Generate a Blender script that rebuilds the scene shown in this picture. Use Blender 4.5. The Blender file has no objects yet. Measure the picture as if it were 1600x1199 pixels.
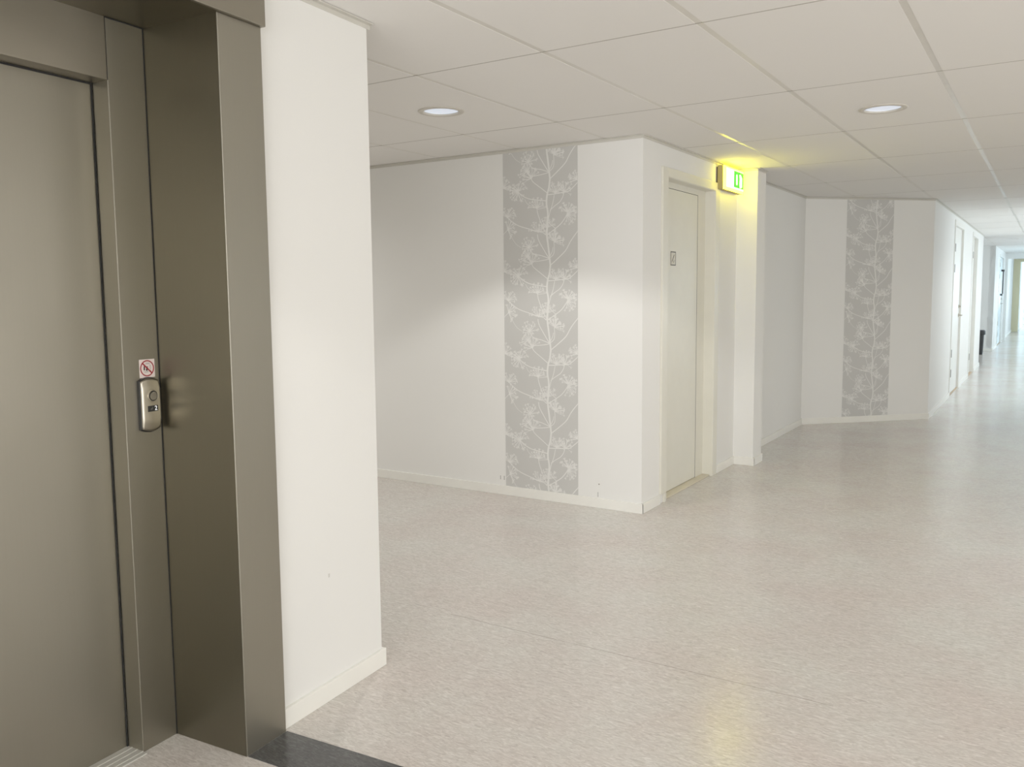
import bpy, bmesh, math, random
from mathutils import Vector, Matrix
random.seed(7)
PI = math.pi
col = bpy.context.scene.collection

# ------------------------------------------------------------------ materials
def new_mat(name):
    m = bpy.data.materials.new(name); m.use_nodes = True
    nt = m.node_tree; b = nt.nodes['Principled BSDF']
    return m, nt, b
def N(nt, t, **kw):
    n = nt.nodes.new(t)
    for k, v in kw.items():
        if k in n.inputs: n.inputs[k].default_value = v
        else: setattr(n, k, v)
    return n
def rgba(c): return (c[0], c[1], c[2], 1)
def simple(name, color, rough=.5, metal=0, emis=None, es=0, noise=.03, scale=8):
    m, nt, b = new_mat(name)
    tc = N(nt, 'ShaderNodeTexCoord'); nz = N(nt, 'ShaderNodeTexNoise', Scale=scale, Detail=4.0)
    nt.links.new(tc.outputs['Object'], nz.inputs['Vector'])
    r = N(nt, 'ShaderNodeValToRGB')
    r.color_ramp.elements[0].position = .3; r.color_ramp.elements[1].position = .7
    r.color_ramp.elements[0].color = rgba([c*(1-noise) for c in color])
    r.color_ramp.elements[1].color = rgba([min(1, c*(1+noise)) for c in color])
    nt.links.new(nz.outputs['Fac'], r.inputs['Fac']); nt.links.new(r.outputs['Color'], b.inputs['Base Color'])
    b.inputs['Roughness'].default_value = rough; b.inputs['Metallic'].default_value = metal
    if emis:
        b.inputs['Emission Color'].default_value = rgba(emis); b.inputs['Emission Strength'].default_value = es
    return m
def textured_wall(name, color, rough=.75, bump=.12, scale=260):
    m, nt, b = new_mat(name)
    tc = N(nt, 'ShaderNodeTexCoord')
    n1 = N(nt, 'ShaderNodeTexNoise', Scale=1.3, Detail=3.0); n2 = N(nt, 'ShaderNodeTexNoise', Scale=float(scale), Detail=3.0)
    nt.links.new(tc.outputs['Object'], n1.inputs['Vector']); nt.links.new(tc.outputs['Object'], n2.inputs['Vector'])
    mx = N(nt, 'ShaderNodeMix', data_type='RGBA'); mx.inputs['A'].default_value = rgba([c*.985 for c in color]); mx.inputs['B'].default_value = rgba([min(1, c*1.015) for c in color])
    nt.links.new(n1.outputs['Fac'], mx.inputs['Factor']); nt.links.new(mx.outputs['Result'], b.inputs['Base Color'])
    bp = N(nt, 'ShaderNodeBump', Strength=bump, Distance=.001); nt.links.new(n2.outputs['Fac'], bp.inputs['Height'])
    nt.links.new(bp.outputs['Normal'], b.inputs['Normal']); b.inputs['Roughness'].default_value = rough
    return m
def steel(name, color, rough=.33, vertical=True):
    m, nt, b = new_mat(name)
    tc = N(nt, 'ShaderNodeTexCoord'); mp = N(nt, 'ShaderNodeMapping')
    mp.inputs['Scale'].default_value = (420, 420, 3) if vertical else (6, 6, 500)
    nz = N(nt, 'ShaderNodeTexNoise', Scale=1.0, Detail=3.0)
    nt.links.new(tc.outputs['Object'], mp.inputs['Vector']); nt.links.new(mp.outputs['Vector'], nz.inputs['Vector'])
    big = N(nt, 'ShaderNodeTexNoise', Scale=1.6, Detail=2.0, Roughness=.4); nt.links.new(tc.outputs['Object'], big.inputs['Vector'])
    r = N(nt, 'ShaderNodeValToRGB'); r.color_ramp.elements[0].position = .3; r.color_ramp.elements[1].position = .7
    r.color_ramp.elements[0].color = rgba([c*.99 for c in color]); r.color_ramp.elements[1].color = rgba([c*1.01 for c in color])
    nt.links.new(nz.outputs['Fac'], r.inputs['Fac']); nt.links.new(r.outputs['Color'], b.inputs['Base Color'])
    mr = N(nt, 'ShaderNodeMapRange'); mr.inputs['From Min'].default_value = .3; mr.inputs['From Max'].default_value = .7
    mr.inputs['To Min'].default_value = rough-.05; mr.inputs['To Max'].default_value = rough+.06
    nt.links.new(big.outputs['Fac'], mr.inputs['Value']); nt.links.new(mr.outputs['Result'], b.inputs['Roughness'])
    bp = N(nt, 'ShaderNodeBump', Strength=.008, Distance=.0001); nt.links.new(nz.outputs['Fac'], bp.inputs['Height'])
    nt.links.new(bp.outputs['Normal'], b.inputs['Normal'])
    b.inputs['Metallic'].default_value = 1
    return m
def lino(name, ca, cb, cc, rough=.22, seam=True):
    m, nt, b = new_mat(name)
    geo = N(nt, 'ShaderNodeNewGeometry'); mp = N(nt, 'ShaderNodeMapping'); mp.inputs['Scale'].default_value = (26, 92, 1)
    mp.inputs['Rotation'].default_value = (0, 0, .06)
    nt.links.new(geo.outputs['Position'], mp.inputs['Vector'])
    st = N(nt, 'ShaderNodeTexNoise', Scale=1.0, Detail=6.0, Roughness=.62, Distortion=1.6); nt.links.new(mp.outputs['Vector'], st.inputs['Vector'])
    cl = N(nt, 'ShaderNodeTexNoise', Scale=1.7, Detail=4.0, Roughness=.6); nt.links.new(geo.outputs['Position'], cl.inputs['Vector'])
    r = N(nt, 'ShaderNodeValToRGB')
    e = r.color_ramp.elements; e[0].position = .33; e[0].color = rgba(ca); e[1].position = .7; e[1].color = rgba(cc)
    x = e.new(.5); x.color = rgba(cb)
    nt.links.new(st.outputs['Fac'], r.inputs['Fac'])
    mx = N(nt, 'ShaderNodeMix', data_type='RGBA', blend_type='MULTIPLY'); mx.inputs['Factor'].default_value = 1
    r2 = N(nt, 'ShaderNodeValToRGB'); r2.color_ramp.elements[0].position = .35; r2.color_ramp.elements[1].position = .65
    r2.color_ramp.elements[0].color = (.95, .90, .885, 1); r2.color_ramp.elements[1].color = (.985, 1, .985, 1)
    nt.links.new(cl.outputs['Fac'], r2.inputs['Fac']); nt.links.new(r.outputs['Color'], mx.inputs['A']); nt.links.new(r2.outputs['Color'], mx.inputs['B'])
    out = mx.outputs['Result']
    if seam:
        sp = N(nt, 'ShaderNodeSeparateXYZ'); nt.links.new(geo.outputs['Position'], sp.inputs[0])
        def M(op, a, bb=None):
            n = N(nt, 'ShaderNodeMath', operation=op)
            for i, v in enumerate((a, bb)):
                if v is None: continue
                if isinstance(v, (int, float)): n.inputs[i].default_value = v
                else: nt.links.new(v, n.inputs[i])
            return n.outputs[0]
        wob = M('MULTIPLY', M('SUBTRACT', cl.outputs['Fac'], .5), .01)
        d = M('ABSOLUTE', M('ADD', M('SUBTRACT', sp.outputs['Y'], 3.08), wob))
        line = M('LESS_THAN', d, .0022)
        inx = M('MULTIPLY', M('GREATER_THAN', sp.outputs['X'], -2.3), M('LESS_THAN', sp.outputs['X'], -.6))
        f = M('MULTIPLY', M('MULTIPLY', line, inx), .5)
        m2 = N(nt, 'ShaderNodeMix', data_type='RGBA'); nt.links.new(f, m2.inputs['Factor']); nt.links.new(out, m2.inputs['A'])
        m2.inputs['B'].default_value = (.16, .13, .10, 1); out = m2.outputs['Result']
    nt.links.new(out, b.inputs['Base Color'])
    mr = N(nt, 'ShaderNodeMapRange'); mr.inputs['To Min'].default_value = rough-.04; mr.inputs['To Max'].default_value = rough+.06
    nt.links.new(cl.outputs['Fac'], mr.inputs['Value']); nt.links.new(mr.outputs['Result'], b.inputs['Roughness'])
    bp = N(nt, 'ShaderNodeBump', Strength=.03, Distance=.0006); nt.links.new(cl.outputs['Fac'], bp.inputs['Height']); nt.links.new(bp.outputs['Normal'], b.inputs['Normal'])
    return m

M_WALL = textured_wall('painted_wall', (.838, .832, .800))
M_CEIL = textured_wall('ceiling_tile', (.82, .80, .765), .9, .25, 420)
M_RUN = simple('ceiling_runner', (.68, .65, .59), .28)
M_DARK = simple('shadow_gap', (.25, .23, .20), .8)
M_BASE = simple('baseboard_paint', (.88, .87, .81), .4, noise=.015)
M_DOOR = simple('cream_door_paint', (.76, .74, .645), .42, noise=.015)
M_DOORW = simple('white_door_paint', (.80, .79, .74), .4, noise=.015)
M_FLOOR = lino('marbled_linoleum', (.49, .455, .42), (.60, .57, .532), (.75, .725, .69), .20)
M_STRIP = lino('dark_linoleum', (.035, .037, .038), (.06, .062, .063), (.11, .115, .115), .2, False)
M_STEEL = steel('brushed_steel', (.32, .30, .25), .42)
M_STEELH = steel('brushed_steel_header', (.31, .285, .235), .4, False)
M_STEELD = steel('brushed_steel_reveal_darkened', (.18, .165, .125), .33)  # same steel, darkened to hold the dim reflection inside the reveal
M_ALU = simple('aluminium_sill', (.66, .65, .61), .5, .5)
M_NICKEL = simple('satin_nickel', (.52, .48, .40), .34, 1, noise=.04)
M_BLACK = simple('black_plastic', (.012, .012, .012), .4)
M_GAP = simple('black_gap', (.01, .01, .009), .8)
M_WHITEP = simple('white_plastic', (.82, .81, .78), .35)
M_RED = simple('red_print', (.30, .012, .02), .5)
M_PINK = simple('sticker_white', (.74, .64, .60), .5)
M_GREYP = simple('grey_print', (.22, .22, .2), .5)
M_DIGIT = simple('lit_digit', (.8, .8, .8), .5, emis=(1, 1, 1), es=.5)
M_PAPER = textured_wall('silver_grey_wallpaper', (.585, .58, .555), .55, .3, 90)
M_PRINT = simple('white_branch_print', (.82, .815, .785), .55)
M_SIGNSIDE = simple('sign_housing_shaded_side', (.38, .31, .12), .5)  # white plastic, its shaded glow-tinted side put into an olive-brown colour
M_GLOW = simple('lit_diffuser', (.9, .9, .6), .4, emis=(1, .86, .006), es=24)
M_GLOWW = simple('lit_white_panel', (.9, .9, .8), .4, emis=(1, 1, .80), es=1.1)
M_GREEN = simple('lit_green_panel', (.0, .4, .03), .4, emis=(.0, .58, .005), es=.9)
M_LAMP = simple('lamp_glass', (.3, .32, .34), .3, emis=(.80, .87, 1), es=.62, noise=.2, scale=40)
M_FLANGE = simple('lamp_flange', (.60, .565, .50), .45)
M_SKY = simple('bright_window_glass', (.6, .8, .95), .1, emis=(.55, .80, 1), es=2.5)
M_BRASS = simple('steel_hinge', (.16, .15, .14), .4, .8)
M_SCUFF = simple('scuff', (.22, .20, .18), .8)

# ------------------------------------------------------------------ helpers
def box(bm, x0, x1, y0, y1, z0, z1, mi=0):
    vs = [bm.verts.new(p) for p in ((x0,y0,z0),(x1,y0,z0),(x1,y1,z0),(x0,y1,z0),(x0,y0,z1),(x1,y0,z1),(x1,y1,z1),(x0,y1,z1))]
    for f in ((3,2,1,0),(4,5,6,7),(0,1,5,4),(1,2,6,5),(2,3,7,6),(3,0,4,7)):
        bm.faces.new([vs[i] for i in f]).material_index = mi
def obj(name, bm, mats, parent=None, bevel=0, smooth=False, loc=None, rot=None, seg=2):
    me = bpy.data.meshes.new(name); bmesh.ops.recalc_face_normals(bm, faces=bm.faces[:]); bm.to_mesh(me); bm.free()
    o = bpy.data.objects.new(name, me); col.objects.link(o)
    for m in (mats if isinstance(mats, (list, tuple)) else [mats]): me.materials.append(m)
    if parent: o.parent = parent
    if loc is not None: o.location = loc
    if rot is not None: o.rotation_euler = (0, 0, rot)
    if bevel:
        md = o.modifiers.new('bevel', 'BEVEL'); md.width = bevel; md.segments = seg; md.limit_method = 'ANGLE'; md.angle_limit = .6
    if smooth:
        for p in me.polygons: p.use_smooth = True
    return o
def bx(name, dims, mat, parent=None, bevel=0, **kw):
    bm = bmesh.new(); box(bm, *dims); return obj(name, bm, mat, parent, bevel, **kw)
def empty(name, loc=(0,0,0), rz=0):
    o = bpy.data.objects.new(name, None); col.objects.link(o); o.location = loc; o.rotation_euler = (0,0,rz); o.empty_display_size = .1
    return o
def tag(o, label, cat, group=None):
    o['label'] = label; o['category'] = cat
    if group: o['group'] = group
    return o
def struct(o, label=None):
    o['kind'] = 'structure'
    if label: o['label'] = label
    return o
def frame_of(p0, p1):
    """local frame: +x runs p0->p1, +y points to the visible side (left of travel)"""
    d = Vector((p1[0]-p0[0], p1[1]-p0[1])); return (p0[0], p0[1], 0), math.atan2(d.y, d.x), d.length
def wall(name, p0, p1, z0=0, z1=2.62, t=.12, holes=(), label=None, mat=None, ext=0):
    loc, a, L = frame_of(p0, p1); bm = bmesh.new(); s = 0
    for (ha, hb, za, zb) in holes:
        box(bm, s, ha, -t, 0, z0, z1)
        if za > z0: box(bm, ha, hb, -t, 0, z0, za)
        box(bm, ha, hb, -t, 0, zb, z1); s = hb
    box(bm, s, L+ext, -t, 0, z0, z1)
    return struct(obj(name, bm, mat or M_WALL, loc=loc, rot=a), label)
BH = .068; BT = .013
def baseboard(name, p0, p1, e0=0, e1=0, label=None):
    loc, a, L = frame_of(p0, p1)
    return struct(bx(name, (-e0, L+e1, 0, BT, 0, BH), M_BASE, bevel=.0015, loc=loc, rot=a), label)
tr_n = [0]
def ceiling_trim(p0, p1, e0=0, e1=0):
    tr_n[0] += 1; loc, a, L = frame_of(p0, p1)
    bm = bmesh.new(); box(bm, -e0, L+e1, 0, .020, 2.494, 2.4985); box(bm, -e0, L+e1, 0, .0015, 2.478, 2.494)
    struct(obj('trim_%d' % tr_n[0], bm, M_CEILTRIM, loc=loc, rot=a), 'thin white metal edge trim where wall meets ceiling')
M_CEILTRIM = simple('edge_trim_paint', (.62, .60, .54), .5)
H = 2.5
XW, YW, XE = -2.2749, 5.2022, -1.1577
XP, YP, YP2 = -2.1014, 7.146, 7.387
XD, YD, YE = -2.3072, 9.6399, 10.7554
Q = .0748; XL, PY = -2.1998, 2.3            # lift wall plane and its pivot

# ------------------------------------------------------------------ floor and ceiling
bm = bmesh.new(); box(bm, -7.2, 4.2, -5, 60, -.1, 0)
struct(obj('floor', bm, M_FLOOR), 'greyish beige marbled linoleum floor with soft gloss')
# suspended ceiling: long tiles between visible runners, narrow joints between tile ends
X0, A_, Y0, B_ = -2.5461, .6845, 3.209, 1.3275
lamps_at = {(-1, 0): (-2.92, 3.897), (2, 1): (-.85, 5.265)}
bm = bmesh.new(); gx = .014; gy = .0040
for i in range(-7, 10):
    for j in range(-7, 43):
        xa, xb = X0+A_*i+gx, X0+A_*(i+1)-gx; ya, yb = Y0+B_*j+gy, Y0+B_*(j+1)-gy
        if (i, j) in lamps_at:
            cx_, cy_ = lamps_at[(i, j)]; n = 40; R_ = .105
            ring = [bm.verts.new((cx_+R_*math.cos(2*PI*k/n), cy_+R_*math.sin(2*PI*k/n), H)) for k in range(n)]
            outer = []
            for k in range(n):
                c, s = math.cos(2*PI*k/n), math.sin(2*PI*k/n)
                ts = []
                if c > 1e-9: ts.append((xb-cx_)/c)
                if c < -1e-9: ts.append((xa-cx_)/c)
                if s > 1e-9: ts.append((yb-cy_)/s)
                if s < -1e-9: ts.append((ya-cy_)/s)
                t = min(ts); outer.append(bm.verts.new((cx_+t*c, cy_+t*s, H)))
            for k in range(n):
                bm.faces.new((ring[k], ring[(k+1) % n], outer[(k+1) % n], outer[k]))
            cs_ = [(xa,ya),(xb,ya),(xb,yb),(xa,yb)]
            for q in range(4):
                (ax_,ay_),(bx_,by_) = cs_[q], cs_[(q+1) % 4]
                bm.faces.new([bm.verts.new(p) for p in ((ax_,ay_,H),(bx_,by_,H),(bx_,by_,H+.018),(ax_,ay_,H+.018))])
            for (qx, qy) in ((xa,ya),(xb,ya),(xb,yb),(xa,yb)):   # corner fillers
                v = bm.verts.new((qx, qy, H)); best = None
                for k in range(n):
                    a, b2 = outer[k].co, outer[(k+1) % n].co
                    if (abs(a.x-qx) < 1e-6 or abs(b2.x-qx) < 1e-6) and (abs(a.y-qy) < 1e-6 or abs(b2.y-qy) < 1e-6) and not (abs(a.x-b2.x) < 1e-6 or abs(a.y-b2.y) < 1e-6): best = k
                if best is not None: bm.faces.new((outer[best], outer[(best+1) % n], v))
        else:
            box(bm, xa, xb, ya, yb, H, H+.018)
struct(obj('ceiling', bm, M_CEIL), 'white suspended ceiling of long rectangular acoustic tiles')
bm = bmesh.new()
for i in range(-6, 10):
    x = X0+A_*i; box(bm, x-.0145, x+.0145, -5, 60, H+.0012, H+.012)
struct(obj('trim_ceiling_runners', bm, M_RUN), 'pale metal runners between the ceiling tile rows')
bm = bmesh.new()
for j in range(-6, 43):
    y = Y0+B_*j; box(bm, -7.2, 4.2, y-.0039, y+.0039, H-.0004, H+.010)
struct(obj('trim_ceiling_cross_bars', bm, simple('cross_bar', (.42, .395, .34), .8)), 'dark narrow joints between tile ends')
bm = bmesh.new()
for (xa, xb, ya, yb) in ((-7.2, 4.2, -5, 60),): box(bm, xa, xb, ya, yb, H+.13, H+.2)
struct(obj('ceiling_void', bm, M_DARK), 'slab above the suspended ceiling')

# ------------------------------------------------------------------ walls
wall('wall_alcove', (XW-.0005, YW), (-7.2, YW), label='white textured wall of the alcove behind the lift wall')
wall('wall_alcove_end', (-7.2, YW), (-7.2, 1.5))
DY0, DY1, DZ = 5.600, 6.578, 2.272
wall('wall_service_door', (XW, YP), (XW, YW+.001), holes=[(YP-DY1, YP-DY0, 0, DZ)], label='white wall with the cream service door')
bm = bmesh.new(); box(bm, XW-.15, XP, YP, YP2, 0, 2.62)
struct(obj('wall_pilaster', bm, M_WALL), 'shallow white pilaster beside the service door')
wall('wall_corridor_near', (XD, YD), (XD, YP2), label='plain white wall past the pilaster')
wall('wall_diagonal', (XE, YE), (XD, YD), label='angled white wall with the second wallpaper strip')
CD0, CD1, CDZ = 13.10, 14.42, 2.395
RD0, RD1 = 16.15, 17.25
YF = 18.72; YG = 23.3
wall('wall_corridor_left', (XE, YF-.001), (XE, YE+.001), holes=[(YF-RD1, YF-RD0, 0, 2.40), (YF-CD1, YF-CD0, 0, CDZ)], label='white corridor wall with doors')
wall('wall_recess_near', (-2.6, YF), (XE, YF))
wall('wall_recess_back', (-1.18, YG), (-2.8, YG), label='pale wall behind the black waste bin')
wall('wall_recess_side', (-2.6, YG), (-2.6, YF))
GD0, GD1 = 25.2, 27.2
wall('wall_corridor_far', (-1.18, 34.2), (-1.18, YG), holes=[(34.2-GD1, 34.2-GD0, 0, 2.35)])
bm = bmesh.new(); box(bm, -1.5, -.98, 34.2, 34.5, 0, 2.62); box(bm, -.98, 1.3, 34.2, 34.5, 2.40, 2.62)
M_YELW = textured_wall('yellow_wall', (.80, .74, .50))
struct(obj('wall_portal_yellow', bm, M_YELW), 'pale yellow portal far down the corridor')
bm = bmesh.new(); box(bm, -1.18, 1.3, 28.3, 28.6, 2.34, 2.62); box(bm, -1.18, -1.12, 28.3, 28.6, 0, 2.34)
struct(obj('wall_portal_white', bm, M_WALL), 'white portal beam across the far corridor')
HD0, HD1 = 39.5, 41.5
wall('wall_corridor_end_left', (-.98, 60), (-.98, 34.5), holes=[(60-HD1, 60-HD0, 0, 2.35)])
wall('wall_corridor_right', (1.35, 7.4), (1.35, 60))
wall('wall_lobby_front', (3.4, 7.4), (1.35, 7.4))
wall('wall_lobby_right', (3.4, -4.6), (3.4, 7.4))
wall('wall_lobby_back', (-7.2, -4.6), (3.4, -4.6), holes=[(8.2, 10.0, .9, 2.2)])
wall('wall_corridor_end', (1.35, 59.8), (-1.3, 59.8))

# lift wall (slightly turned from the grid): local y runs along the wall, local x away from it
c, s = math.cos(Q), math.sin(Q)
def Lp(x, y): dx, dy = x-XL, y-PY; return (XL+dx*c-dy*s, PY+dx*s+dy*c)
LE = 2.498
lift_loc = (XL, PY, 0)
def lbox(bm, x0, x1, y0, y1, z0, z1, mi=0): box(bm, x0-XL, x1-XL, y0-PY, y1-PY, z0, z1, mi)
bm = bmesh.new()
lbox(bm, XL-.9, XL, 1.922, LE, 0, 2.62)
W2_ = bmesh.new(); lbox(W2_, -7.4, XL-.9, LE-.12, LE, 0, 2.62)
struct(obj('wall_alcove_lift_side', W2_, M_WALL, loc=lift_loc, rot=Q), 'alcove wall behind the lift')
W_LIFT = struct(obj('wall_lift', bm, M_WALL, loc=lift_loc, rot=Q), 'white textured wall beside the steel lift entrance')
bm = bmesh.new(); lbox(bm, XL-.12, XL, .184, 1.93, 2.474, 2.62)
struct(obj('wall_lift_above', bm, M_WALL, loc=lift_loc, rot=Q), 'strip of wall above the lift header')
bm = bmesh.new(); lbox(bm, XL-.12, XL, -7, .182, 0, 2.62)
struct(obj('wall_lift_near', bm, M_WALL, loc=lift_loc, rot=Q), 'wall on the near side of the lift')
bm = bmesh.new()
lbox(bm, XL, XL+BT, 1.9235, LE+BT, 0, BH+.002); lbox(bm, -7.0, XL, LE, LE+BT, 0, BH+.002)
struct(obj('baseboard_lift', bm, M_BASE, loc=lift_loc, rot=Q, bevel=.0015), 'cream baseboard at the foot of the lift wall')

baseboard('baseboard_alcove', (XW, YW-.0), (-7.2, YW), e0=BT)
for n, a, b, e0, e1 in (('baseboard_door_near', (XW, 5.500), (XW, YW), 0, BT-.0005), ('baseboard_door_far', (XW, YP), (XW, 6.690), -BT, 0),
        ('baseboard_pilaster', (XP, YP), (XW, YP), BT, 0), ('baseboard_pilaster_side', (XP, YP2), (XP, YP), 0, BT-.0005),
        ('baseboard_corridor_near', (XD, YD), (XD, YP2), .005, 0), ('baseboard_diagonal', (XE, YE), (XD, YD), .005, .008),
        ('baseboard_corridor_left', (XE, CD0), (XE, YE), 0, .005), ('baseboard_corridor_mid', (XE, RD0-.1), (XE, CD1), 0, 0),
        ('baseboard_corridor_mid_far', (XE, YF), (XE, RD1+.1), 0, 0),
        ('baseboard_recess', (-1.18, YG), (-2.6, YG), .01, 0), ('baseboard_far', (-1.18, GD0-.1), (-1.18, YG), 0, .01),
        ('baseboard_far_end', (-1.18, 34.2), (-1.18, GD1+.1), 0, 0), ('baseboard_end_left', (-.98, HD0), (-.98, 34.2), 0, 0)):
    baseboard(n, a, b, e0, e1)
ceiling_trim((XW, YW), (-7.1, YW)); ceiling_trim((XW, YP), (XW, YW)); ceiling_trim((XD, YD), (XD, YP2))
ceiling_trim((XE, YE), (XD, YD)); ceiling_trim((XE, YF), (XE, YE)); ceiling_trim((XP, YP), (XW, YP)); ceiling_trim((XP, YP2), (XP, YP))
a, b = Lp(XL, LE+.02), Lp(XL, .1)
ceiling_trim(a, b)

# small marks on the plaster
def scuff(parent_loc, name, dims): 
    return bx('scuff_mark', dims, M_SCUFF)
wa = bpy.data.objects['wall_alcove']
for (px, pz, w, h) in ((-2.592, .165, .008, .008), (-3.405, .125, .004, .03), (-3.372, .125, .004, .03), (-2.60, .092, .003, .035)):
    o = bx('scuff_mark', (px-w/2, px+w/2, YW-.0008, YW-.0001, pz-h/2, pz+h/2), M_SCUFF); o.parent = wa; o.matrix_parent_inverse = (Matrix.Translation(wa.location) @ Matrix.Rotation(wa.rotation_euler.z, 4, 'Z')).inverted()
bm = bmesh.new(); lbox(bm, XL+.0001, XL+.0008, 2.190, 2.198, .456, .470)
obj('scuff_mark', bm, simple('faint_mark', (.66, .65, .61), .8), W_LIFT)

# dark border strip in the floor running out from the lift post
bm = bmesh.new(); lbox(bm, -2.174, 1.0, 1.745, 1.925, 0.0, .0016)
struct(obj('trim_floor_border', bm, M_STRIP, loc=lift_loc, rot=Q), 'dark grey linoleum border strip set in the floor by the lift')

# ------------------------------------------------------------------ lift entrance
LFT = tag(empty('lift_entrance', lift_loc, Q), 'brushed stainless steel lift entrance with closed sliding door, at the left', 'lift')
def lpart(name, dims, mat, bevel=.002, parent=LFT):
    bm = bmesh.new(); lbox(bm, *dims); return obj(name, bm, mat, parent, bevel)
xf, yf, zt, xi, yk, xd, zd, ej = -2.1758, 1.7434, 2.3292, -2.4994, 1.6062, -2.5714, 2.1413, 1.9226
y_o0, y_i0, y_k0 = .190, .369, .506     # mirrored side, outside the frame of the photo
lpart('outer_post', (-2.515, xf, yf, ej, 0, zt), M_STEEL)
lpart('outer_post', (-2.515, xf, y_o0, y_i0, 0, zt), M_STEEL)
# thin lining sheet on the reveal, facing the viewer, in the darkened steel
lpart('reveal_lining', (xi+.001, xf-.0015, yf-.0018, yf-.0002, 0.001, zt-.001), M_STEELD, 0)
lpart('header', (-2.515, -2.160, y_o0-.006, ej+.006, zt, 2.472), M_STEELH)
lpart('inner_post', (xd+.0, xi, yk, yf+.05, 0, zt), M_STEEL)
lpart('inner_post', (xd+.0, xi, y_i0-.05, y_k0, 0, zt), M_STEEL)
lpart('transom', (xd+.0, xi+.0, y_k0, yk, zd, zt+.02), M_STEELH)
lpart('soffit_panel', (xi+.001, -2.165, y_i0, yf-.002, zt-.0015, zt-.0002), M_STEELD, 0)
lpart('door_panel', (xd-.045, xd-.004, 1.06, yk+.03, .004, zd+.03), M_STEEL, .001)
lpart('door_panel', (xd-.095, xd-.055, y_k0-.03, 1.09, .004, zd+.03), M_STEEL, .001)
lpart('door_gap_strip', (xd-.0035, xd-.0003, yk-.0042, yk-.0005, .004, zd), M_GAP, 0)  # black strips drawn in place of the dark gap round the door
lpart('door_gap_strip', (xd-.0035, xd-.0003, y_k0, yk-.0042, zd-.005, zd-.0005), M_GAP, 0)
lpart('corner_seam', (xi+.0002, xi+.0022, yf-.0042, yf-.0019, .001, zt-.002), M_GAP, 0)
lpart('corner_seam', (xi+.0002, xi+.0022, yk, yf-.002, zt-.0045, zt-.0017), M_GAP, 0)
lpart('corner_seam', (xi+.0001, xi+.0010, yk-.0008, yk+.0008, zd, zt-.002), M_GAP, 0)
bm = bmesh.new(); lbox(bm, xd-.1, -2.482, y_k0, yk, 0, .004)
for k in range(3): lbox(bm, xd+.014+k*.026, xd+.020+k*.026, y_k0, yk, .004, .0055)
obj('threshold', bm, M_ALU, LFT)

# call panel: black rounded back plate, satin cover with bowed top and bottom, round button, small display
LR = Matrix.Translation(lift_loc) @ Matrix.Rotation(Q, 4, 'Z')
def lworld(x, y, z): return tuple(LR @ Vector((x-XL, y-PY, z)))
def bowed(y0, y1, z0, z1, bow, n=14):
    pts = []
    for k in range(n+1):
        t = k/n; pts.append((y0+(y1-y0)*t, z1-bow+bow*math.sin(PI*t)))
    for k in range(n+1):
        t = 1-k/n; pts.append((y0+(y1-y0)*t, z0+bow-bow*math.sin(PI*t)))
    return pts
CP = tag(empty('lift_call_panel', lworld(xi, 1.692, 1.139), Q), 'small satin metal call panel with round button and floor display on the lift frame', 'call panel')
def extrude_profile(bm, pts, x0, x1, inset=0, mi=0):
    cy = sum(p[0] for p in pts)/len(pts); cz = sum(p[1] for p in pts)/len(pts)
    def sc(p):
        return (p[0]-math.copysign(min(inset, abs(p[0]-cy)), p[0]-cy), p[1]-math.copysign(min(inset, abs(p[1]-cz)), p[1]-cz))
    lo = [bm.verts.new((x0, p[0], p[1])) for p in pts]
    hi = [bm.verts.new((x1, *sc(p))) for p in pts]
    n = len(pts)
    for k in range(n): bm.faces.new((lo[k], lo[(k+1) % n], hi[(k+1) % n], hi[k])).material_index = mi
    bm.faces.new(hi).material_index = mi; bm.faces.new(lo[::-1]).material_index = mi
bm = bmesh.new(); extrude_profile(bm, bowed(-.0390, .0350, -.090, .089, .010), 0, .011, .001)
obj('back_plate', bm, M_BLACK, CP, .001)
bm = bmesh.new()
# pillowed cover: raised centre band, faces falling away at top and bottom
cols_, rows_ = 12, 22; grid = []
for r_ in range(rows_+1):
    v = r_/rows_; row = []
    for q_ in range(cols_+1):
        u = q_/cols_; y = -.0350+.0680*u
        bow = .009*math.sin(PI*u)
        z = -.0765-bow + v*(.1535+2*bow)
        dz = min(v, 1-v)/.17; x = .0135+.0065*min(1, dz)**.8+.003*math.sin(PI*u)
        row.append(bm.verts.new((x, y, z)))
    grid.append(row)
for r_ in range(rows_):
    for q_ in range(cols_): bm.faces.new((grid[r_][q_], grid[r_][q_+1], grid[r_+1][q_+1], grid[r_+1][q_]))
rim = grid[0] + [g[-1] for g in grid[1:]] + grid[-1][-2::-1] + [g[0] for g in grid[-2:0:-1]]
low = [bm.verts.new((.010, v.co.y, v.co.z)) for v in rim]
for k in range(len(rim)): bm.faces.new((rim[k], low[k], low[(k+1) % len(rim)], rim[(k+1) % len(rim)]))
obj('cover', bm, M_NICKEL, CP, smooth=True)
def disc(bm, x0, x1, cy, cz, r, n=32, mi=0, r2=None):
    a_ = [bm.verts.new((x0, cy+r*math.cos(2*PI*k/n), cz+r*math.sin(2*PI*k/n))) for k in range(n)]
    r2 = r if r2 is None else r2
    b_ = [bm.verts.new((x1, cy+r2*math.cos(2*PI*k/n), cz+r2*math.sin(2*PI*k/n))) for k in range(n)]
    for k in range(n): bm.faces.new((a_[k], a_[(k+1) % n], b_[(k+1) % n], b_[k])).material_index = mi
    bm.faces.new(b_).material_index = mi
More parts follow.
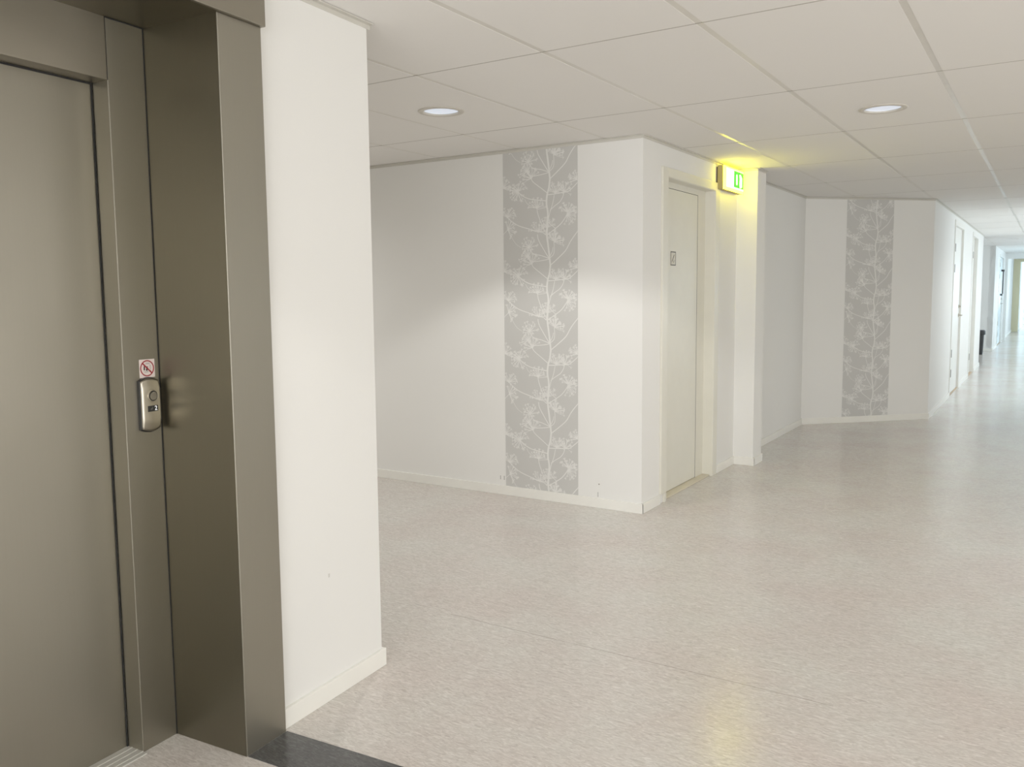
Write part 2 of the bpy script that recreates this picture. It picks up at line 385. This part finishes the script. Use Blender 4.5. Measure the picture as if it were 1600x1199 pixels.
def annulus(bm, x0, x1, cy, cz, r0, r1, n=48, mi=0):
    R4 = [[bm.verts.new((x, cy+r*math.cos(2*PI*k/n), cz+r*math.sin(2*PI*k/n))) for k in range(n)] for (x, r) in ((x0, r0), (x1, r0), (x1, r1), (x0, r1))]
    for q_ in range(4):
        for k in range(n): bm.faces.new((R4[q_][k], R4[q_][(k+1) % n], R4[(q_+1) % 4][(k+1) % n], R4[(q_+1) % 4][k])).material_index = mi
bm = bmesh.new(); annulus(bm, .0200, .0255, .002, .029, .0165, .0205); obj('button_collar', bm, M_NICKEL, CP, .001)
bm = bmesh.new(); disc(bm, .020, .0238, .002, .029, .0165); obj('button_rim', bm, M_GAP, CP)
bm = bmesh.new(); disc(bm, .021, .0265, .002, .029, .0142, r2=.0135); obj('button', bm, simple('button_steel', (.33, .31, .27), .4, 1), CP)
dsp = bx('display', (.0190, .0238, -.0190, .0190, -.0215, -.0025), M_BLACK, CP, .0005)
def text_mesh(name, s_, size, mat, parent, loc, rot, thick=.0003):
    cu = bpy.data.curves.new(name, 'FONT'); cu.body = s_; cu.size = size; cu.extrude = thick; cu.align_x = 'CENTER'; cu.align_y = 'CENTER'
    to = bpy.data.objects.new(name, cu); col.objects.link(to)
    dg = bpy.context.evaluated_depsgraph_get(); me = bpy.data.meshes.new_from_object(to.evaluated_get(dg))
    bpy.data.objects.remove(to); o = bpy.data.objects.new(name, me); col.objects.link(o); me.materials.clear(); me.materials.append(mat)
    o.parent = parent; o.location = loc; o.rotation_euler = rot; return o
text_mesh('digit', '2', .020, M_DIGIT, dsp, (.0240, .0105, -.012), (PI/2, 0, PI/2), .0003)
bm = bmesh.new()
for k in range(3): box(bm, .0239, .0242, -.010+k*.003, -.002+k*.0005, -.0145+k*.003, -.0135+k*.003)
obj('arrow_mark', bm, M_GREYP, dsp)

# round prohibition sticker above the call panel
ST = tag(empty('prohibition_sticker', lworld(xi, 1.6945, 1.256), Q), 'square white sticker with red crossed circle above the call panel', 'sticker')
bx('sticker_sheet', (.0002, .0008, -.029, .029, -.030, .029), M_PINK, ST)
bm = bmesh.new(); annulus(bm, .0008, .0013, 0, 0, .0225, .0262)
def bar2(bm, y0, z0, y1, z1, w, x0, x1, mi=0):
    d = Vector((y1-y0, z1-z0)); n_ = Vector((-d.y, d.x)).normalized()*w/2
    P_ = [(y0+n_.x, z0+n_.y), (y1+n_.x, z1+n_.y), (y1-n_.x, z1-n_.y), (y0-n_.x, z0-n_.y)]
    lo = [bm.verts.new((x0, *p)) for p in P_]; hi = [bm.verts.new((x1, *p)) for p in P_]
    bm.faces.new(hi).material_index = mi; bm.faces.new(lo[::-1]).material_index = mi
    for k in range(4): bm.faces.new((lo[k], lo[(k+1) % 4], hi[(k+1) % 4], hi[k])).material_index = mi
bar2(bm, -.0175, .0175, .0175, -.0165, .0045, .0008, .0014)
obj('prohibition_ring', bm, M_RED, ST)
bm = bmesh.new()
bar2(bm, -.011, -.006, -.010, .007, .005, .0008, .0011)       # figure
bar2(bm, -.002, -.008, 0, .006, .006, .0008, .0011, 0)
for (y0_, z0_, y1_, z1_) in ((-.006, .014, .012, .014), (-.004, .017, .010, .017), (-.014, -.010, .006, -.010), (-.010, -.013, .004, -.013)): bar2(bm, y0_, z0_, y1_, z1_, .0012, .0008, .0010, 1)
for k in range(5): bar2(bm, .009+.001*(k % 2), .010-k*.0042, .015, .008-k*.0042, .0014, .0008, .0010, 1)
obj('pictogram', bm, [M_BLACK, M_GREYP], ST)

# ------------------------------------------------------------------ wallpaper strips
PER = .594
LINES = [  # (width, points) in metres from the paper's left edge and from the branch node
 (.0135, [(.387,0),(.379,-.058),(.364,-.107),(.359,-.168),(.369,-.228),(.367,-.289),(.361,-.381),(.369,-.448),(.379,-.521),(.387,-.594)]),
 (.007, [(.387,0),(.463,.059),(.511,.102),(.545,.156),(.577,.197),(.612,.235)]),
 (.0055, [(.377,.048),(.311,.071),(.248,.084),(.216,.127)]), (.0055, [(.377,.044),(.311,.034),(.24,.032),(.194,.065)]),
 (.0065, [(.377,.048),(.339,.104),(.294,.176),(.284,.218)]), (.0055, [(.379,.048),(.412,.076),(.419,.118),(.416,.163)]),
 (.005, [(.377,.051),(.402,.094),(.409,.124)]), (.006, [(.362,-.092),(.31,-.054),(.254,-.013),(.236,.011),(.205,.065)]),
 (.0065, [(.352,-.147),(.281,-.137),(.217,-.125),(.16,-.099),(.128,-.069)]), (.0065, [(.366,-.107),(.421,-.105),(.49,-.099),(.531,-.095),(.564,-.073),(.612,-.033)]),
 (.0055, [(.372,-.283),(.386,-.227),(.407,-.172),(.421,-.111)]), (.0055, [(.386,-.215),(.421,-.189),(.462,-.163),(.486,-.132),(.497,-.102)]),
 (.006, [(.34,-.352),(.309,-.286),(.288,-.232),(.281,-.196)]), (.0055, [(.35,-.382),(.329,-.365),(.29,-.358)]),
 (.0065, [(.276,-.353),(.216,-.335),(.129,-.308),(.071,-.274),(.034,-.244)]), (.0065, [(.364,-.381),(.42,-.347),(.475,-.308),(.516,-.257),(.523,-.233)]),
 (.005, [(.375,-.295),(.399,-.318),(.43,-.341)]), (.0055, [(.42,-.433),(.425,-.383),(.43,-.341)]), (.005, [(.357,-.339),(.35,-.382)]),
 (.0035, [(.281,-.196),(.217,-.168),(.196,-.15),(.182,-.126)]), (.0035, [(.004,-.039),(.103,-.061),(.128,-.069)]), (.004, [(-.008,-.369),(.037,-.332)]),
 (.003, [(.044,-.344),(.099,-.429),(.149,-.463)]), (.0035, [(.516,-.257),(.557,-.237),(.597,-.224)]), (.0035, [(.281,-.202),(.365,-.192)]), (.004, [(.34,-.327),(.308,-.357)])]
UMB = [(.216,.127,100),(.205,.065,130),(.237,.014,120),(.419,.166,75),(.128,-.069,100),(.428,-.098,85),(.497,-.096,75),(.598,-.021,120),(.285,-.192,95),
       (.29,-.358,90),(.034,-.244,80),(.037,-.332,20),(.523,-.233,85),(.42,-.433,60),(.004,-.036,50),(.364,-.332,90),(.523,-.25,-20),(.128,-.069,230)]
def smooth_pts(pts, sub=5):
    if len(pts) < 3: return [(pts[0][0]+(pts[1][0]-pts[0][0])*k/sub, pts[0][1]+(pts[1][1]-pts[0][1])*k/sub) for k in range(sub+1)]
    out = []; P_ = [pts[0]]+list(pts)+[pts[-1]]
    for i in range(1, len(P_)-2):
        for k in range(sub):
            t = k/sub; p0, p1, p2, p3 = P_[i-1:i+3]
            out.append(tuple(.5*((2*p1[d])+(-p0[d]+p2[d])*t+(2*p0[d]-5*p1[d]+4*p2[d]-p3[d])*t*t+(-p0[d]+3*p1[d]-3*p2[d]+p3[d])*t**3) for d in (0, 1)))
    out.append(pts[-1]); return out
def build_motif():
    rnd = random.Random(3); polys = []
    def ribbon(pts, w, w1=None):
        w1 = w if w1 is None else w1
        n = len(pts)
        for k in range(n-1):
            (xa, za), (xb, zb) = pts[k], pts[k+1]; d = Vector((xb-xa, zb-za))
            if d.length < 1e-6: continue
            ww = w+(w1-w)*k/n; nn = Vector((-d.y, d.x)).normalized()*ww/2; dd = d.normalized()*ww*.18
            polys.append([(xa+nn.x-dd.x, za+nn.y-dd.y), (xb+nn.x+dd.x, zb+nn.y+dd.y), (xb-nn.x+dd.x, zb-nn.y+dd.y), (xa-nn.x-dd.x, za-nn.y-dd.y)])
    def dot(x, z, r):
        polys.append([(x+r*math.cos(2*PI*k/6), z+r*math.sin(2*PI*k/6)) for k in range(6)])
    for w, pts in LINES: ribbon(smooth_pts(pts), w, w*.85 if w < .012 else w)
    for (ux, uz, ang) in UMB:
        n = 17; spread = 175
        dot(ux, uz, .006)
        for k in range(n):
            a_ = math.radians(ang+spread*((k+.5)/n-.5)+rnd.uniform(-6, 6)); L_ = rnd.uniform(.036, .070)
            bend = rnd.uniform(-.25, .25)
            mid = (ux+L_*.5*math.cos(a_), uz+L_*.5*math.sin(a_)); end = (ux+L_*math.cos(a_+bend), uz+L_*math.sin(a_+bend))
            ribbon([(ux, uz), mid, end], .0028, .0022)
            # small secondary sprig on the tip
            for q_ in (-1, 0, 1):
                e2 = (end[0]+.011*math.cos(a_+bend+q_*.65), end[1]+.011*math.sin(a_+bend+q_*.65))
                ribbon([end, e2], .0022); dot(e2[0], e2[1], rnd.uniform(.0016, .0032))
    return polys
MOTIF = build_motif()
def wallpaper(name, W, z0, z1, node_z, loc, rot, label):
    """local x runs left to right across the strip as the viewer sees it, local -y faces the viewer"""
    bm = bmesh.new(); box(bm, 0, W, -.0006, -.0001, z0, z1)
    k0 = int(math.floor((z0-node_z)/PER))-1; k1 = int(math.ceil((z1-node_z)/PER))+1; lift = 0
    for k in range(k0, k1+1):
        for P_ in MOTIF:
            pp = [(x, z+node_z+k*PER) for x, z in P_]
            if max(p[0] for p in pp) < .001 or min(p[0] for p in pp) > W-.001: continue
            if max(p[1] for p in pp) < z0+.001 or min(p[1] for p in pp) > z1-.001: continue
            pp = [(min(max(p[0], .0005), W-.0005), min(max(p[1], z0+.0005), z1-.0005)) for p in pp]
            lift = (lift+1) % 40
            try: bm.faces.new([bm.verts.new((p[0], -.0008-lift*.000006, p[1])) for p in pp]).material_index = 1
            except ValueError: pass
    bmesh.ops.dissolve_degenerate(bm, dist=1e-5, edges=bm.edges[:])
    o = obj(name, bm, [M_PAPER, M_PRINT], loc=loc, rot=rot)
    return tag(o, label, 'wallpaper')
wallpaper('wallpaper_strip', .603, BH, 2.478, .490, (-3.357, YW, 0), 0, 'grey wallpaper strip with white branching umbel print on the near alcove wall')
dr = Vector((XE-XD, YE-YD)).normalized(); a2 = math.atan2(dr.y, dr.x); p2 = (XD+dr.x*.502, YD+dr.y*.502, 0)
wallpaper('wallpaper_strip', .580, BH, 2.478, 2.118-3*PER, p2, a2, 'darker looking grey wallpaper strip with branch print on the far angled wall')

# ------------------------------------------------------------------ near service door (door_1)
D1 = struct(empty('door_1', (XW-.07, (DY0+DY1)/2, 0)), 'cream flush service door in a deep frame'); D1['category'] = 'door'
def dpart(name, dims, mat, root, bevel=.0015):
    l = root.location; x0,x1,y0,y1,z0,z1 = dims
    return bx(name, (x0-l.x, x1-l.x, y0-l.y, y1-l.y, z0, z1), mat, root, bevel)
XLF = XW-.070
LG = 6.412
dpart('door_leaf', (XLF-.04, XLF, DY0+.05, LG-.007, .016, 2.222), M_DOOR, D1)
dpart('door_gap', (XLF-.03, XLF-.0005, LG-.007, LG, .012, 2.2255), M_GAP, D1, 0)
dpart('door_gap', (XLF-.03, XLF-.0005, DY0+.05, LG-.007, 2.222, 2.2255), M_GAP, D1, 0)
bm = bmesh.new(); l = D1.location
def rb(x0,x1,y0,y1,z0,z1): box(bm, x0-l.x, x1-l.x, y0-l.y, y1-l.y, z0, z1)
rb(XLF-.05, XLF+.0003, LG, DY1-.001, 0, DZ-.001); rb(XLF-.05, XLF+.0003, DY0+.001, DY0+.05, 0, DZ-.001); rb(XLF-.05, XLF+.0003, DY0+.05, LG, 2.2255, DZ-.001); rb(XLF, XW+.012, DY1-.004, DY1-.0005, 0, DZ-.001); rb(XLF, XW+.012, DY0+.0005, DY0+.004, 0, DZ-.001); rb(XLF, XW+.012, DY0+.004, DY1-.004, DZ-.004, DZ-.0005)
obj('door_jamb', bm, M_DOOR, D1, .001)
bm = bmesh.new()
rb(XW, XW+.016, DY0-.095, DY0+.002, BH+.0, 2.335); rb(XW, XW+.016, DY1-.002, DY1+.093, 0, 2.335); rb(XW, XW+.016, DY0+.002, DY1-.002, DZ, 2.335)
rb(XW, XW+.016, DY0-.032, DY0+.002, 0, BH)
obj('door_casing', bm, M_DOOR, D1, .002)
dpart('door_threshold', (XLF-.05, XW-.01, DY0+.05, DY1-.005, 0, .012), simple('threshold_oak', (.66, .60, .46), .5), D1)
# square no-entry style plate with an oblique stroke
PL = tag(empty('door_pictogram_sign', (XLF, 5.905, 1.727)), 'small white square sign with black border and slanted stroke on the service door', 'sign')
bx('sign_plate', (.0, .0025, -.050, .050, -.052, .052), simple('sign_white', (.66, .63, .54), .5), PL)
bm = bmesh.new()
for (q0, w0, q1, w1) in ((-.046,-.048,-.046,.048), (.046,-.048,.046,.048), (-.048,-.047,.048,-.047), (-.048,.047,.048,.047)): bar2(bm, q0, w0, q1, w1, .0065, .0025, .0030)
bar2(bm, -.026, -.024, .017, .027, .008, .0025, .0030)
obj('border_and_stroke', bm, simple('sign_black', (.04, .037, .03), .5), PL)
M_SG = simple('sign_grey', (.2, .19, .16), .5)
bm = bmesh.new(); bar2(bm, -.026, -.034, -.024, -.028, .005, .0025, .0029); obj('small_mark', bm, M_SG, PL)
bm = bmesh.new(); bar2(bm, .004, -.030, .016, -.012, .009, .0025, .0029)
obj('small_mark', bm, simple('sign_grey', (.2, .19, .16), .5), PL)

# ------------------------------------------------------------------ corridor doors
def flush_door(name, x, y0, y1, z1, label, hinges=(), handle=None, recess=.02, leafmat=None, hinge_side=0):
    r = struct(empty(name, (x, (y0+y1)/2, 0)), label); l = r.location
    dpart('door_leaf', (x-recess-.04, x-recess, y0+.04, y1-.04, .012, z1-.04), leafmat or M_DOORW, r)
    bm = bmesh.new()
    for d in ((x-.11, x+.010, y0-.03, y0+.036, 0, z1+.03), (x-.11, x+.010, y1-.036, y1+.03, 0, z1+.03), (x-.11, x+.010, y0+.036, y1-.036, z1-.036, z1+.03)):
        box(bm, d[0]-l.x, d[1]-l.x, d[2]-l.y, d[3]-l.y, d[4], d[5])
    obj('door_frame', bm, M_DOORW, r, .002)
    dpart('door_threshold', (x-.11, x-.002, y0+.036, y1-.036, 0, .010), simple('threshold_wood', (.50, .36, .24), .5), r, 0)
    hy = y0+.038 if hinge_side == 0 else y1-.038
    for hz in hinges:
        bm = bmesh.new(); n = 12
        for k in range(n): pass
        box(bm, x-recess-l.x, x+.016-l.x, hy-.014-l.y, hy+.014-l.y, hz-.055, hz+.055)
        obj('hinge', bm, M_BRASS, r, .004)
    if handle:
        hy2, hz = handle
        bm = bmesh.new(); X_ = x-recess-l.x
        disc(bm, X_, X_+.010, hy2-l.y, hz, .026, 20); disc(bm, X_, X_+.055, hy2-l.y, hz, .009, 12)
        box(bm, X_+.042, X_+.058, hy2-.13-l.y, hy2+.010-l.y, hz-.009, hz+.009)
        obj('door_handle', bm, M_NICKEL, r, .002)
        bm = bmesh.new(); disc(bm, X_, X_+.012, hy2-l.y, hz+.13, .025, 20); disc(bm, X_+.012, X_+.03, hy2-l.y, hz+.13, .012, 12)
        obj('lock_cylinder', bm, M_NICKEL, r, .001)
    return r
flush_door('door_2', XE, CD0, CD1, CDZ, 'white corridor door with four hinges and a lever handle', (2.05, 1.77, .60, .325), (14.30, 1.10))
flush_door('door_3', XE, RD0, RD1, 2.40, 'second white corridor door, seen edge-on', (2.05, .35), None, .05)
flush_door('door_4', -1.18, GD0, GD1, 2.35, 'far corridor door with glazed strip', (2.1, 1.8, .6, .3), (27.0, 1.08), .02, simple('pale_blue_door', (.72, .82, .86), .25))
flush_door('door_5', -.98, HD0, HD1, 2.35, 'last door visible down the corridor', (2.0, 1.7, .6, .3), None, .02)
dc = bpy.data.objects['door_4']
bm = bmesh.new(); box(bm, -.02, .05, .42, .60, 1.95, 2.0); box(bm, .02, .045, .36, .42, 1.35, 1.95); box(bm, -.02, .03, .3, .4, 1.30, 1.35)
obj('door_closer', bm, M_BLACK, dc, .004)

# ------------------------------------------------------------------ waste bin
BN = tag(empty('waste_bin', (-1.365, 22.05, 0)), 'tall black tapered waste bin with lid standing by the corridor corner', 'waste bin')
def loft(bm, rings, n=28, sq=.6):
    R_ = []
    for (z, rx, ry) in rings:
        vs = []
        for k in range(n):
            a_ = 2*PI*k/n; ca, sa = math.cos(a_), math.sin(a_)
            vs.append(bm.verts.new((rx*math.copysign(abs(ca)**sq, ca), ry*math.copysign(abs(sa)**sq, sa), z)))
        R_.append(vs)
    for i in range(len(R_)-1):
        for k in range(n): bm.faces.new((R_[i][k], R_[i][(k+1) % n], R_[i+1][(k+1) % n], R_[i+1][k]))
    bm.faces.new(R_[0][::-1]); bm.faces.new(R_[-1])
bm = bmesh.new(); loft(bm, [(0, .070, .09), (.015, .075, .095), (.47, .09, .13), (.472, .085, .12)]); obj('bin_body', bm, M_BLACK, BN)
bm = bmesh.new(); loft(bm, [(.452, .112, .145), (.48, .116, .15), (.53, .114, .148), (.553, .10, .125), (.557, .08, .1)]); obj('bin_lid', bm, M_BLACK, BN, smooth=False)

# ------------------------------------------------------------------ exit sign
XS0, XS1, YS0, YS1, ZS0, ZS1 = XW, -2.205, 6.614, 7.100, 2.287, 2.470
EX = tag(empty('exit_sign', (XW, (YS0+YS1)/2, ZS0)), 'glowing green and white emergency exit sign with yellow light above the door corner', 'exit sign')
l = EX.location
def ebox(name, d, mat, bevel=.001, parent=EX):
    return bx(name, (d[0]-l.x, d[1]-l.x, d[2]-l.y, d[3]-l.y, d[4]-l.z, d[5]-l.z), mat, parent, bevel)
ebox('back_plate', (XS0+.0, XS0+.012, YS0+.012, YS1-.012, ZS0+.008, ZS1-.008), simple('sign_back', (.06, .045, .03), .6))
ebox('housing', (XS0+.012, XS1-.012, YS0, YS1, ZS0, ZS1), M_SIGNSIDE, .003)
df = ebox('diffuser', (XS1-.012, XS1-.002, YS0, YS1, ZS0, ZS1), M_GLOW, .002)
pn = ebox('pictogram_panel', (XS1-.002, XS1, YS0+.05, YS1-.004, ZS0+.022, ZS1-.014), M_GLOWW, 0)
def flat(name, pts, mat, parent, dx=.0004):
    bm = bmesh.new(); f = bm.faces.new([bm.verts.new((XS1+dx-l.x, y-l.y, z-l.z)) for y, z in pts]); return obj(name, bm, mat, parent)
def rect(y0, y1, z0, z1): return [(y0, z0), (y1, z0), (y1, z1), (y0, z1)]
flat('green_field', rect(6.845, 7.094, 2.322, 2.452), M_GREEN, pn)
caps = [(6.918+.018*math.cos(PI*k/8), 2.412+.018*math.sin(PI*k/8)) for k in range(9)] + [(6.918-.019*math.cos(PI*k/8), 2.358-.016*math.sin(PI*k/8)) for k in range(9)]
flat('running_figure', caps, M_GLOWW, pn, .0008)
flat('doorway_shape', [(6.995, 2.324), (7.055, 2.336), (7.058, 2.410), (7.02, 2.434), (6.980, 2.434), (6.992, 2.40), (6.986, 2.36)], M_GLOWW, pn, .0008)
bm = bmesh.new()
for (y, z0_, z1_) in ((6.752, 2.322, 2.452),): box(bm, XS1-l.x, XS1+.0006-l.x, y-l.y, y+.006-l.y, z0_-l.z, z1_-l.z)
obj('panel_outline', bm, simple('pale_outline', (.7, .65, .3), .5, emis=(.8, .75, .3), es=.5), pn)

# ------------------------------------------------------------------ downlights
def downlight(name, x, y, label):
    r = tag(empty(name, (x, y, H)), label, 'ceiling light', 'recessed round ceiling downlights')
    def lathe(nm, prof, mat, n=48):
        bm = bmesh.new(); R_ = [[bm.verts.new((rr*math.cos(2*PI*k/n), rr*math.sin(2*PI*k/n), z)) for k in range(n)] for rr, z in prof]
        for i in range(len(R_)-1):
            for k in range(n): bm.faces.new((R_[i][k], R_[i][(k+1) % n], R_[i+1][(k+1) % n], R_[i+1][k]))
        return obj(nm, bm, mat, r, smooth=True)
    lathe('flange', [(.129, .0), (.129, -.003), (.124, -.006), (.102, -.007), (.0975, -.004), (.0965, .004)], M_FLANGE)
    lathe('reflector', [(.0965, .004), (.092, .02), (.080, .05)], simple('reflector_silver', (.5, .5, .5), .25, .6, emis=(.75, .83, .95), es=.5))
    bm = bmesh.new(); n = 40
    bm.faces.new([bm.verts.new((.0958*math.cos(2*PI*k/n), .0958*math.sin(2*PI*k/n), .006)) for k in range(n)])
    obj('lamp_glass', bm, M_LAMP, r)
    return r
downlight('ceiling_downlight', -2.92, 3.897, 'round recessed downlight in the ceiling of the alcove, left of the two')
downlight('ceiling_downlight', -.85, 5.265, 'round recessed downlight over the lobby, right of the two')

# ------------------------------------------------------------------ lights
def spot(name, x, y, power, ang=118, blend=.25, color=(1, .975, .94), r=.05, z=2.485):
    d = bpy.data.lights.new(name, 'SPOT'); d.energy = power; d.spot_size = math.radians(ang); d.spot_blend = blend; d.color = color; d.shadow_soft_size = r
    o = bpy.data.objects.new(name, d); col.objects.link(o); o.location = (x, y, z); return o
def area(name, loc, rot, sx, sy, power, color=(1, 1, 1)):
    d = bpy.data.lights.new(name, 'AREA'); d.shape = 'RECTANGLE'; d.size = sx; d.size_y = sy; d.energy = power; d.color = color
    o = bpy.data.objects.new(name, d); col.objects.link(o); o.location = loc; o.rotation_euler = rot; return o
spot('downlight_and_fill_lamp', -2.92, 3.897, 52)
spot('downlight_and_fill_lamp', -.85, 5.265, 40)
spot('downlight_and_fill_lamp', -.85, 1.28, 26)
spot('downlight_and_fill_lamp', -.85, -2.7, 60)
spot('downlight_and_fill_lamp', 1.9, 3.2, 40); spot('downlight_and_fill_lamp', 1.9, -.8, 40)
spot('downlight_and_fill_lamp', .9, 8.9, 60, 160, .8)  # added wide lamp, brightens the dim far end of the lobby
spot('downlight_and_fill_lamp', -5.7, 3.897, 110, 172, 1.0)  # added very wide lamp, lifts the left part of the alcove
for y, p in ((12.3, 30), (15.6, 26), (19.5, 36), (24.0, 36), (30, 36), (37, 36), (44, 36)): spot('corridor_lamp', .25, y, p, 150, .5)
# daylight through the windows along the right side of the corridor; unseen lobby fill lamps follow
for i, (y, p, cl) in enumerate(((14, 22, (1, .98, .93)), (17.5, 22, (1, .98, .94)), (21.2, 22, (.9, .96, 1)), (25.5, 34, (.74, .9, 1)), (30.5, 34, (.72, .89, 1)), (38, 90, (.6, .83, 1)), (42, 110, (.6, .83, 1)))):
    area('window_and_fill_light', (1.30, y, 1.45), (0, PI/2, 0), 1.3, 1.8, p, cl)
    w_ = struct(bx('window_%d' % (i+1), (1.335, 1.349, y-.9, y+.9, .8, 2.1), M_SKY), 'bright corridor window')
    bm = bmesh.new()
    for d in ((-.95, -.9, .75, 2.15), (.9, .95, .75, 2.15), (-.9, .9, .75, .8), (-.9, .9, 2.1, 2.15), (-.02, .02, .8, 2.1)): box(bm, 1.32, 1.35, y+d[0], y+d[1], d[2], d[3])
    obj('window_frame', bm, M_DOORW, w_, .003)
area('lobby_fill_light', (3.3, 2.6, 1.25), (0, PI/2, 0), 2.2, 8.0, 66, (1, .98, .95))  # added area lamp, soft fill for the lobby from the right
area('window_and_fill_light', (.6, -4.5, 1.35), (PI/2, 0, 0), 5, 2.0, 240, (.97, .98, 1))  # added area lamp behind the camera, raises the ambient light
# the lamp of the exit sign
def point(name, loc, p, color, r):
    d = bpy.data.lights.new(name, 'POINT'); d.energy = p; d.color = color; d.shadow_soft_size = r
    o = bpy.data.objects.new(name, d); col.objects.link(o); o.location = loc
#point('exit_sign_lamp', (-2.150, 6.98, 2.405), 2.6, (1, .86, .06), .03)
#area('exit_sign_glow', (-2.19, 6.86, 2.38), (0, -PI/2, 0), .16, .46, .8, (1, .90, .30))

w = bpy.data.worlds.new('world'); bpy.context.scene.world = w; w.use_nodes = True
w.node_tree.nodes['Background'].inputs[0].default_value = (.85, .92, 1, 1); w.node_tree.nodes['Background'].inputs[1].default_value = .6

# ------------------------------------------------------------------ camera
f, yaw, pitch, roll, h, cx, cy = 1328.0637, 32.5225, -5.4684, -.5609, 1.4842, 796.2225, 586.1458
yaw, pitch, roll = map(math.radians, (yaw, pitch, roll))
F = Vector((-math.sin(yaw)*math.cos(pitch), math.cos(yaw)*math.cos(pitch), math.sin(pitch)))
R0 = Vector((math.cos(yaw), math.sin(yaw), 0)); U0 = R0.cross(F)
R = R0*math.cos(roll)+U0*math.sin(roll); U = -R0*math.sin(roll)+U0*math.cos(roll)
cam = bpy.data.cameras.new('camera'); co = bpy.data.objects.new('camera', cam); col.objects.link(co)
m = Matrix((( R.x, U.x, -F.x, 0), (R.y, U.y, -F.y, 0), (R.z, U.z, -F.z, h), (0, 0, 0, 1)))
co.matrix_world = m
cam.sensor_fit = 'HORIZONTAL'; cam.sensor_width = 36; cam.lens = f*36/1600
cam.shift_x = (800-cx)/1600; cam.shift_y = (cy-599.5)/1600
cam.clip_start = .05; cam.clip_end = 200
sc = bpy.context.scene; sc.camera = co
sc.view_settings.view_transform = 'Standard'; sc.view_settings.look = 'None'; sc.view_settings.exposure = -.05; sc.view_settings.gamma = 1.14
